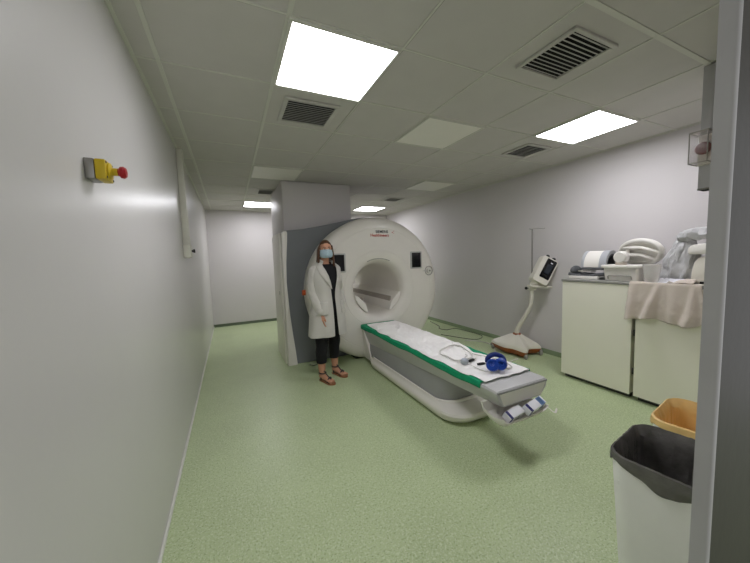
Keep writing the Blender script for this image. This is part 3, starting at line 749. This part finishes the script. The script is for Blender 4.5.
b = NB(); tube(b, spl([(3.66, 3.05, .27), (3.665, 3.035, .36), (3.685, 2.94, .54), (3.7, 2.88, .66), (3.705, 2.855, .78), (3.705, 2.85, .95)], 6), [.033, .03, .027, .026, .025, .025], 16); obj('lower_pole', b, M['inj'], ij, world=True)
b = NB(); tube(b, [(3.705, 2.85, .94), (3.708, 2.85, 1.745)], .012, 14); up = obj('upper_pole', b, M['steel'], ij, world=True)
b = NB(); tube(b, [(3.69, 2.855, 1.738), (3.73, 2.85, 1.745), (3.86, 2.79, 1.745), (3.87, 2.785, 1.752)], .004, 8); tube(b, [(3.708, 2.85, 1.74), (3.67, 2.86, 1.742), (3.665, 2.862, 1.75)], .005, 8); obj('hook', b, M['steel'], up, world=True)
cr = V((.86, -.5, 0)); cf = V((-.5, -.86, 0))
P0 = V((3.705, 2.85, .955))
MS = Matrix.Translation(P0) @ Matrix((( .86, .5, 0, 0), (-.5, .86, 0, 0), (0, 0, 1, 0), (0, 0, 0, 1)))
b = NB(); box(b, -.04, .23, -.09, .06, .0, .018, .006, 2, MS @ Matrix.Translation((0, 0, .01)) @ Matrix.Rotation(.06, 4, 'Y')); box(b, -.045, .045, -.045, .045, -.04, .03, .012, 2, MS); obj('shelf', b, M['inj'], ij, world=True)
b = NB(); ellipsoid(b, (-.075, 0, -.01), (.02, .02, .02), 16, 12, MS); tube(b, [MS @ V((-.075, 0, -.01)), MS @ V((-.03, 0, -.01))], .007, 8); obj('clamp_knob', b, M['black'], ij, world=True)
MH = MS @ Matrix.Translation((.132, -.03, .222)) @ Matrix.Rotation(.52, 4, 'Y') @ Matrix.Rotation(-.15, 4, 'X')
b = NB()
poly = rrect(.215, .365, .03, 5)
loft(b, [[(x*.94, .07, z*.96) for x, z in poly], [(x, .05, z) for x, z in poly], [(x, -.05, z) for x, z in poly], [(x*.97, -.065, z*.98) for x, z in poly]], mtx=MH)
hd = obj('injector_head', b, M['inj'], ij, world=True, sharp=30)
b = NB(); prism(b, [(x+.022, z+.03) for x, z in rrect(.135, .27, .012, 4)], -.068, -.062, 'y', 0, MH); scr = obj('screen', b, M['screen'], hd, world=True)
for (x, z, w, h, mm) in ((.022, .03, .07, .13, 'lcd'), (.03, .12, .028, .014, 'card'), (.022, -.065, .08, .028, 'black')):
    b = NB(); box(b, x-w/2, x+w/2, -.0695, -.0675, z-h/2, z+h/2, mtx=MH); obj('display_field', b, M[mm], hd, world=True)
for x in (-.035, .055):
    b = NB(); lathe(b, [(0, 0), (.014, 0), (.014, .018), (.021, .02), (.023, .035), (.018, .042), (0, .043)], 18, MH @ Matrix.Translation((x, -.005, .178))); obj('plunger_knob', b, M['black'], hd, world=True)
b = NB(); tube(b, [MH @ V((0, .02, -.17)), MH @ V((-.03, .03, -.21)), MS @ V((.05, 0, .02))], [.05, .045, .04], 14); obj('tilt_joint', b, M['inj'], ij, world=True)
# floor cables near the stand
b = NB(); tube(b, spl([(3.83, 5.4, .007), (3.72, 4.95, .007), (3.6, 4.78, .007), (3.66, 4.62, .007), (3.86, 4.62, .007), (3.91, 4.3, .007), (3.9, 4.0, .007), (3.78, 3.86, .007), (3.62, 3.85, .007), (3.5, 4.05, .007), (3.35, 4.4, .007)], 8), .006, 8)
tag(obj('floor_cable', b, M['cable'], loc=(3.7, 4.4, 0)), 'dark cable lying in loops on the floor behind the couch, near the skirting', 'cable')
b = NB(); tube(b, spl([(3.45, 3.9, .008), (3.6, 3.72, .008), (3.62, 3.5, .008), (3.4, 3.2, .008), (3.1, 3.0, .008), (3.0, 2.9, .008), (3.12, 2.78, .008), (3.3, 2.82, .008), (3.42, 2.83, .008)], 8), .009, 8)
tag(obj('floor_cable', b, M['tube'], loc=(3.3, 3.1, 0)), 'pale cable on the floor running to the wheeled stand', 'cable')

# ------------------------------------------------------------------ cabinets
CF = 3.385
def cabinet(y0, y1, label):
    t = thing('cabinet', label, 'cabinet', (3.67, (y0+y1)/2, 0), 0, 'cream laminate cabinets')
    b = NB(); box(b, CF+.02, XR-.02, y0+.004, y1-.004, .05, 1.1, .003, 1); obj('body', b, M['cab'], t, world=True)
    b = NB(); box(b, CF, CF+.019, y0, y1, .045, 1.098, .002, 1); obj('front_panel', b, M['cab'], t, world=True)
    b = NB(); box(b, CF+.05, XR-.05, y0+.02, y1-.02, 0, .05); obj('plinth', b, M['dark'], t, world=True)
    return t
c1 = cabinet(1.545, 2.215, 'cream laminate cabinet nearer the injector, its whole front bare')
c2 = cabinet(.885, 1.515, 'cream laminate cabinet behind the waste bins, beige cloth over its front')
for z in (.25, .62, .82):
    b = NB(); box(b, CF+.004, CF+.03, 1.516, 1.532, z, z+.06, .002, 1); obj('hinge', b, M['dark'], c2, world=True)
b = NB(); box(b, CF-.008, XR-.015, .88, 2.225, 1.1005, 1.125, .004, 2)
tag(obj('worktop', b, M['cab_top'], loc=(3.67, 1.55, 1.1)), 'grey worktop running across both cream cabinets', 'worktop')
WT = 1.1255
# flat charcoal coil with white base plate
t = thing('flat_coil', 'flat charcoal scanner coil with white front strip at the worktop\'s far end', 'scanner coil', (3.6, 2.06, WT))
b = NB(); box(b, 3.47, 3.52, 1.9, 2.2, WT, WT+.032, .006); obj('front_strip', b, M['white'], t, world=True)
b = NB()
def pad(u, v):
    y = 1.8+u*.42; x = 3.5+v*.3
    return (x, y, WT+.05+.02*max(0, math.sin(u*PI*2.2))*(1-.5*v)+.008*N(x*12, y*12))
grid(b, pad, 30, 16); o = obj('foam_pad', b, M['coil_dk'], t, world=True); solid(o, .03, -1)
b = NB(); ellipsoid(b, (3.6, 2.2, WT+.085), (.08, .045, .055), 20, 14); obj('pad_bulge', b, M['coil_dk'], t, world=True)
b = NB(); box(b, 3.5, 3.6, 1.98, 2.12, WT+.078, WT+.09, .006, 2, ); obj('label_patch', b, M['white'], t, world=True)
# arched coil on top
t = thing('arched_coil', 'half-cylinder coil, white with grey rim, resting on the charcoal pad', 'scanner coil', (3.63, 1.97, WT+.15))
def arch(r, z0=WT+.128, n=24, sx=1.0, cxx=3.63): return [(cxx+r*sx*math.cos(a), z0+r*1.35*math.sin(a)) for a in [PI*k/n for k in range(n+1)]]
def archbody(y0, y1, ro, ri): 
    b = NB(); prism(b, arch(ro)+arch(ri)[::-1], y0, y1, 'y'); return b
obj('shell', archbody(1.91, 2.06, .128, .11), M['white'], t, world=True)
obj('end_rim', archbody(1.845, 1.9095, .13, .104), M['coil_gr'], t, world=True, label='silver-grey rim')
obj('end_rim', archbody(2.0605, 2.09, .13, .104), M['coil_gr'], t, world=True)
obj('lining', archbody(1.845, 2.09, .1035, .092), M['coil_dk'], t, world=True)
b = NB(); box(b, 3.49, 3.77, 1.82, 2.1, WT+.1, WT+.125, .01); obj('cradle', b, M['coil_dk'], t, world=True)
# white coil housing box
t = thing('coil_housing', 'white plastic coil housing with round front boss, in the worktop\'s middle', 'scanner coil', (3.56, 1.64, WT))
b = NB(); loft(b, [[(x, y, WT+.002) for x, y in rrect(.16, .29, .03, 4, 3.53, 1.68)], [(x, y, WT+.125) for x, y in rrect(.19, .31, .03, 4, 3.53, 1.68)]]); obj('tub', b, M['white'], t, world=True)
b = NB(); prism(b, rrect(.22, .35, .035, 4, 3.53, 1.68), WT+.126, WT+.158, 'z', .008); obj('rim', b, M['white'], t, world=True)
b = NB(); lathe(b, [(0, -.03), (.046, -.03), (.057, -.02), (.06, .03), (0, .03)], 30, Matrix.Translation((3.47, 1.69, WT+.235)) @ Matrix.Rotation(PI/2, 4, 'Y') @ Matrix.Rotation(0, 4, 'Z')); bs = obj('round_boss', b, M['white'], t, world=True)
b = NB(); box(b, 3.45, 3.5, 1.65, 1.73, WT+.158, WT+.185, .004); obj('boss_foot', b, M['cloth'], bs, world=True)
b = NB(); tube(b, spl([(3.445, 1.785, WT+.02), (3.437, 1.78, WT+.05), (3.434, 1.73, WT+.055), (3.434, 1.63, WT+.055), (3.437, 1.59, WT+.05), (3.445, 1.585, WT+.02)], 5), .006, 8); obj('carry_handle', b, M['seam'], t, world=True)
# oval shell coil leaning on it
t = thing('oval_coil', 'white oval cage-like coil leaning behind the white housing', 'scanner coil', (3.68, 1.58, WT+.17))
MO = Matrix.Translation((3.7, 1.64, WT+.275)) @ Matrix.Rotation(-.42, 4, 'Z') @ Matrix.Rotation(-.4, 4, 'Y') @ Matrix.Rotation(-.14, 4, 'X')
def oval(ry, rz, n=48, dx=0): return [MO @ V((dx, ry*math.cos(a), rz*math.sin(a))) for a in [2*PI*k/n for k in range(n)]]
b = NB(); tube(b, oval(.235, .122), .024, 12, loop=True); obj('outer_ring', b, M['white'], t, world=True, sharp=180)
b = NB(); loft(b, [oval(.235, .122), oval(.19, .093, dx=.045), oval(.13, .06, dx=.075), oval(.05, .025, dx=.085)]); o = obj('bowl', b, M['white'], t, world=True); solid(o, .006)
b = NB()
tube(b, spl([MO @ V((-.005, -.2, -.03)), MO @ V((-.035, -.1, .045)), MO @ V((-.04, .02, .07)), MO @ V((-.005, .16, .075))], 6), .016, 10)
tube(b, spl([MO @ V((-.005, -.13, -.095)), MO @ V((-.04, -.05, -.02)), MO @ V((-.045, .07, .0)), MO @ V((-.005, .22, -.01))], 6), .018, 10)
tube(b, spl([MO @ V((-.02, .06, .075)), MO @ V((-.035, .1, .03)), MO @ V((-.03, .12, -.02))], 6), .018, 10)
obj('cage_bar', b, M['white'], t, world=True)
# clear plastic cup
b = NB(); lathe(b, [(.0, 0), (.045, 0), (.05, .008), (.066, .165), (.069, .168), (.064, .17), (.047, .012), (0, .008)], 28, Matrix.Translation((3.44, 1.43, WT)))
tag(obj('plastic_cup', b, M['clear'], loc=(3.44, 1.425, WT)), 'clear plastic cup standing at the end of the white housing', 'cup')
# plastic-wrapped bundle
t = thing('wrapped_bundle', 'silvery plastic-wrapped bundle slumped upright beside the clear cup', 'bundle', (3.6, 1.27, WT))
b = NB()
MB_ = Matrix.Translation((3.64, 1.32, WT+.03)) @ Matrix.Rotation(.12, 4, 'X')
rings = []
prof4 = ((0, .135, .12), (.06, .125, .115), (.14, .11, .1), (.22, .095, .085), (.3, .08, .07), (.35, .06, .05), (.37, .03, .03))
for i in range(37):
    z = .37*i/36
    for A, B in zip(prof4, prof4[1:]):
        if A[0] <= z+1e-9 and z <= B[0]+1e-9: q = (z-A[0])/(B[0]-A[0]); w = A[1]+(B[1]-A[1])*q; d_ = A[2]+(B[2]-A[2])*q
    rr_ = []
    for k in range(72):
        a = 2*PI*k/72; c_, s_ = math.cos(a), math.sin(a)
        g = 1+.2*N(c_*2.2, s_*2.2, z*9)+.22*(abs(N(c_*3.2+4, s_*3.2, z*7))-.2)+.12*(abs(N(c_*7, s_*7, z*14))-.2)
        rr_.append((d_*c_*g, w*s_*g, z))
    rings.append(rr_)
loft(b, rings, mtx=MB_); o = obj('wrapped_body', b, M['silver_bag'], t, world=True, sharp=25)
b = NB(); tube(b, spl([(3.64, 1.3, WT+.36), (3.6, 1.24, WT+.415), (3.57, 1.12, WT+.42), (3.57, 1.0, WT+.418), (3.57, .93, WT+.415)], 5), [.045, .05, .048, .046, .04], 28)
for v in b.verts: v.co += V((N(v.co.x*24, v.co.y*20, v.co.z*24), N(v.co.x*20, v.co.y*20, 7), N(v.co.x*28, v.co.y*20, v.co.z*28)))*.022
obj('wrapped_roll', b, M['silver_bag'], t, world=True, sharp=25)
b = NB(); ellipsoid(b, (3.59, 1.27, WT+.41), (.045, .05, .045), 16, 12, None, lambda p: p*(1+.35*N(p.x*2, p.y*2, p.z*2)))
obj('knot', b, M['silver_bag'], t, world=True, sharp=25)
b = NB()
def corner(u, v):
    return (3.42+u*.09, 1.40-v*.2, WT+.004+.03*u+.018*abs(N(u*5, v*6))*(.3+u))
grid(b, corner, 12, 18); o = obj('bag_corner', b, M['card'], t, world=True); solid(o, .003)
# ivory boxes at the right end
t = thing('ivory_case', 'rounded ivory case at the near end of the worktop, under the flat white case', 'case', (3.57, 1.06, WT))
prof3 = [(1.18, WT+.012), (1.178, WT+.1), (1.165, WT+.18), (1.14, WT+.225), (1.09, WT+.24), (.92, WT+.245), (.92, WT+.012)]
b = NB(); prism(b, prof3, 3.46, 3.72, 'x', .015); obj('case_body', b, M['inj'], t, world=True)
b = NB(); box(b, 3.452, 3.4615, .95, 1.12, WT+.012, WT+.03, .002, 1); obj('case_slot', b, M['black'], t, world=True)
b = NB(); box(b, 3.47, 3.7, .93, 1.17, WT, WT+.012); obj('case_foot', b, M['dark'], t, world=True)
b = NB(); prism(b, [(1.19, WT+.252), (1.2, WT+.27), (1.198, WT+.305), (1.175, WT+.33), (1.12, WT+.338), (.92, WT+.338), (.92, WT+.252)], 3.44, 3.72, 'x', .012)
tag(obj('flat_case', b, M['white'], loc=(3.58, 1.05, WT+.25)), 'flat white case lying on top of the rounded ivory case', 'case')
# beige cloth over the front
def clothp(u, v):
    ytop = 1.565-.485*u; s = v*.52
    f = 1.0
    if s < .1:
        x = CF+.085-s; z = WT+.004; ybot = ytop; fold = 0
        return (x, ytop, z+.006*abs(N(u*6, v*9)))
    d = s-.1
    L = .365-.075*u-.03*math.sin(u*PI*1.7+.4)+.02*N(u*4, 3.3)
    d = d/.42*L
    k = min(1, d/.25)
    y = ytop+.05*(.35-u)*k*1.2-.01*math.sin(u*9)*k
    hump = lambda c, w: math.cos(min(1, abs(u-c)/w)*PI/2)**2
    kk = min(1, d/.33)
    x = CF-.014-.012*k-.10*kk*hump(.44-.14*kk, .07+.09*kk)-.05*kk*hump(.06, .09)-.075*kk*hump(.90-.1*kk, .05+.07*kk)-.03*kk*hump(.64, .1)-.012*N(u*7, v*4)*k-.003*N(u*22, v*14)*k
    return (x, y, WT+.002-d-.004*0)
b = NB(); grid(b, clothp, 60, 44); o = obj('beige_cloth', b, M['cloth'], loc=(CF, 1.32, 1.1)); solid(o, .004, 0)
tag(o, 'beige cloth hanging in folds over the front of the nearer cabinet', 'cloth')
b = NB()
def bunch(u, v): return (3.41+.1*v, 1.31-.17*u, WT+.012+.075*max(0, u-.25)*math.sin(v*PI)*1.4*(1.2-u)+.02*u*v+.01*N(u*5, v*5))
grid(b, bunch, 20, 14); o = obj('beige_cloth', b, M['cloth'], loc=(3.45, 1.22, WT)); solid(o, .006, 0)
tag(o, 'small bunched beige cloth on the worktop against the ivory case', 'cloth')

# ------------------------------------------------------------------ waste bins
def bin_(cx, cy, w, d_, h, liner, label, name_l, rz=.15):
    t = thing('waste_bin', label, 'bin', (cx, cy, 0), rz, 'waste bins by the doorway')
    def rr(s, z, r=.07, e=0): return [(x, y, z) for x, y in rrect(w*s+e, d_*s+e, r, 7, cx, cy)]
    b = NB(); loft(b, [rr(.8, .001), rr(.81, .012), rr(.985, h-.03), rr(.985, h-.005), rr(.97, h), rr(.955, h-.005), rr(.955, h-.03), rr(.79, .02)]); obj('bin_body', b, M['bin'], t, world=True, sharp=30)
    # liner: folded over the rim, then down inside
    rings = []
    prof = [(1.004, h-.045), (1.02, h-.04), (1.028, h-.02), (1.015, h+.004), (.98, h+.008), (.945, h-.003), (.92, h-.03), (.905, h-.06), (.895, h-.1), (.88, h-.14), (.87, h-.18), (.86, h-.22), (.85, h-.28), (.84, h-.34), (.82, h-.41), (.78, h-.5), (.5, h-.54), (.1, h-.55)]
    for i, (s, z) in enumerate(prof):
        base = [(p.x, p.y) for p in resample(rrect(w*s, d_*s, .075*min(1, s), 8, cx, cy), 120)]; ring_ = []
        for x, y in base:
            a = math.atan2(y-cy, x-cx); ca, sa = math.cos(a), math.sin(a)
            zz = z
            if i < 2:
                ty = (y-cy)/(d_/2)
                zz = z+.02-(.05*math.exp(-((ty-.05)/.42)**2) if x < cx-w*.4 else .015)+.012*N(ca*5, sa*5, 3)
            if i < 3: g = 1+.012*N(ca*9, sa*9, i*.7)
            elif i < 6: g = 1+.006*N(ca*12, sa*12, i*.4); zz += .004*N(ca*10, sa*10, 8)
            else: g = 1-.07*abs(N(ca*4+2, sa*4, i*.22))-.05*abs(N(ca*10, sa*10, i*.15))+.02*N(ca*18, sa*18, i*.4)
            ring_.append((cx+(x-cx)*g, cy+(y-cy)*g, zz))
        rings.append(ring_)
    b = NB(); loft(b, rings, cap0=False); o = obj(name_l, b, M[liner], t, world=True, sharp=30, label=None); 
    return t
t1 = bin_(1.515, .512, .37, .37, .64, 'bag_blk', 'white waste bin lined with a black bag, nearest the doorway', 'bin_liner')
b = NB(); box(b, 1.312, 1.342, .37, .43, .605, .648, .008, 3); obj('rim_handle', b, M['white'], t1, world=True)
b = NB(); tube(b, [(1.351, .655, .54), (1.365, .65, .46)], .007, 8); obj('moulded_rib', b, M['bin'], t1, world=True)
bin_(2.0, .575, .38, .38, .62, 'bag_yel', 'waste bin lined with an amber bag, behind the black-lined bin', 'bin_liner')

# ------------------------------------------------------------------ emergency stops and trunking
t = thing('emergency_stop', 'yellow emergency stop box with red mushroom button on the left wall', 'emergency stop', (XL, 1.36, 1.76))
b = NB(); box(b, XL, XL+.026, 1.31, 1.385, 1.732, 1.797, .003, 2); obj('back_box', b, M['steel'], t, world=True, label='grey back box')
b = NB(); box(b, XL+.0265, XL+.056, 1.31, 1.385, 1.732, 1.797, .005, 2); obj('cover', b, M['yellow'], t, world=True)
MY = Matrix.Translation((XL+.056, 1.348, 1.7645)) @ Matrix.Rotation(PI/2, 4, 'Y')
b = NB(); lathe(b, [(.0, 0), (.028, 0), (.028, .004), (.0125, .008), (.0125, .024), (0, .024)], 24, MY); obj('collar', b, M['yellow'], t, world=True)
b = NB(); lathe(b, [(0, .022), (.012, .022), (.014, .027), (.019, .03), (.02, .039), (.015, .046), (0, .049)], 24, MY); obj('mushroom_button', b, M['red'], t, world=True)
for y, z in ((1.318, 1.789), (1.377, 1.789), (1.318, 1.74), (1.377, 1.74)):
    b = NB(); lathe(b, [(0, .0), (.004, .0), (.004, .0015), (0, .0015)], 10, Matrix.Translation((XL+.056, y, z)) @ Matrix.Rotation(PI/2, 4, 'Y')); obj('screw', b, M['dark'], t, world=True)
t = thing('cable_trunking', 'pale vertical cable trunking with a switch box on the left wall', 'trunking', (XL, 3.62, 1.5))
b = NB(); box(b, XL, XL+.055, 3.575, 3.685, 1.625, ZC-.007, .005, 2); obj('duct', b, M['cream'], t, world=True)
b = NB(); box(b, XL, XL+.065, 3.54, 3.72, 1.495, 1.624, .006, 2); bx_ = obj('switch_box', b, M['cream'], t, world=True)
b = NB(); lathe(b, [(0, 0), (.012, 0), (.012, .012), (.018, .014), (.018, .03), (0, .032)], 18, Matrix.Translation((XL+.065, 3.62, 1.562)) @ Matrix.Rotation(PI/2, 4, 'Y')); obj('switch_knob', b, M['black'], bx_, world=True)
b = NB(); tube(b, [(XL+.02, 3.62, 1.506), (XL+.02, 3.62, 1.49)], .012, 10); obj('cable_gland', b, M['white'], bx_, world=True)

t = thing('cable_trunking', 'grey vertical trunking hanging from the ceiling behind the door frame', 'trunking', (2.78, .89, 1.8))
b = NB(); box(b, 2.738, 2.8295, .845, .922, 1.80, ZC-.008, .004, 2); obj('duct', b, M['jamb'], t, world=True)
b = NB(); box(b, 2.736, 2.829, .843, .924, 1.80, 1.812, .003, 1); obj('end_cap', b, M['tgap'], t, world=True)
t = thing('emergency_stop', 'red emergency button under a clear cover on the hanging trunking', 'emergency stop', (2.738, .885, 2.03))
b = NB(); box(b, 2.722, 2.737, .84, .925, 1.95, 2.135, .003, 1); obj('back_plate', b, M['white'], t, world=True)
MY = Matrix.Translation((2.722, .885, 2.045)) @ Matrix.Rotation(-PI/2, 4, 'Y')
b = NB(); lathe(b, [(0, 0), (.018, 0), (.018, .025), (.036, .03), (.038, .045), (.03, .058), (0, .062)], 24, MY); obj('mushroom_button', b, M['deep_red'], t, world=True)
b = NB()
for (a, c_) in (((2.602, 2.605, .84, .925, 1.95, 2.135), 0), ((2.605, 2.721, .84, .843, 1.95, 2.135), 0), ((2.605, 2.721, .922, .925, 1.95, 2.135), 0), ((2.605, 2.721, .843, .922, 1.95, 1.953), 0), ((2.605, 2.721, .843, .922, 2.132, 2.135), 0)):
    box(b, *a)
cv = obj('clear_cover', b, M['clear2'], t, world=True)
b = NB()
for z in (1.951, 2.134):
    for p, q in (((2.603, .841), (2.603, .924)), ((2.603, .841), (2.72, .841)), ((2.603, .924), (2.72, .924))): tube(b, [(p[0], p[1], z), (q[0], q[1], z)], .003, 6)
for y in (.841, .924): tube(b, [(2.603, y, 1.951), (2.603, y, 2.134)], .003, 6)
obj('cover_edge', b, M['seam'], cv, world=True)

# ------------------------------------------------------------------ world, camera, colour management
w = bpy.data.worlds.new('World'); S.world = w; w.use_nodes = True
w.node_tree.nodes['Background'].inputs['Color'].default_value = (.5, .5, .51, 1)
w.node_tree.nodes['Background'].inputs['Strength'].default_value = .8
cam = bpy.data.cameras.new('camera'); co = bpy.data.objects.new('camera', cam); COL.objects.link(co)
f, yaw, pit, rol = 306.36, .4401, .0824, .0331
cam.sensor_fit = 'HORIZONTAL'; cam.sensor_width = 36; cam.lens = f/750*36; cam.clip_start = .02
fw = V((math.sin(yaw)*math.cos(pit), math.cos(yaw)*math.cos(pit), -math.sin(pit))); rt = V((math.cos(yaw), -math.sin(yaw), 0)); dn = fw.cross(rt)
r2 = rt*math.cos(rol)+dn*math.sin(rol); d2 = dn*math.cos(rol)-rt*math.sin(rol)
co.matrix_world = Matrix(((r2.x, -d2.x, -fw.x, 0), (r2.y, -d2.y, -fw.y, 0), (r2.z, -d2.z, -fw.z, 1.449), (0, 0, 0, 1)))
S.camera = co
S.view_settings.view_transform = 'Standard'; S.view_settings.look = 'None'; S.view_settings.gamma = 1; S.view_settings.exposure = 1.06
S.view_settings.use_curve_mapping = False
S.cycles.max_bounces = 10; S.cycles.diffuse_bounces = 6; S.cycles.use_denoising = True
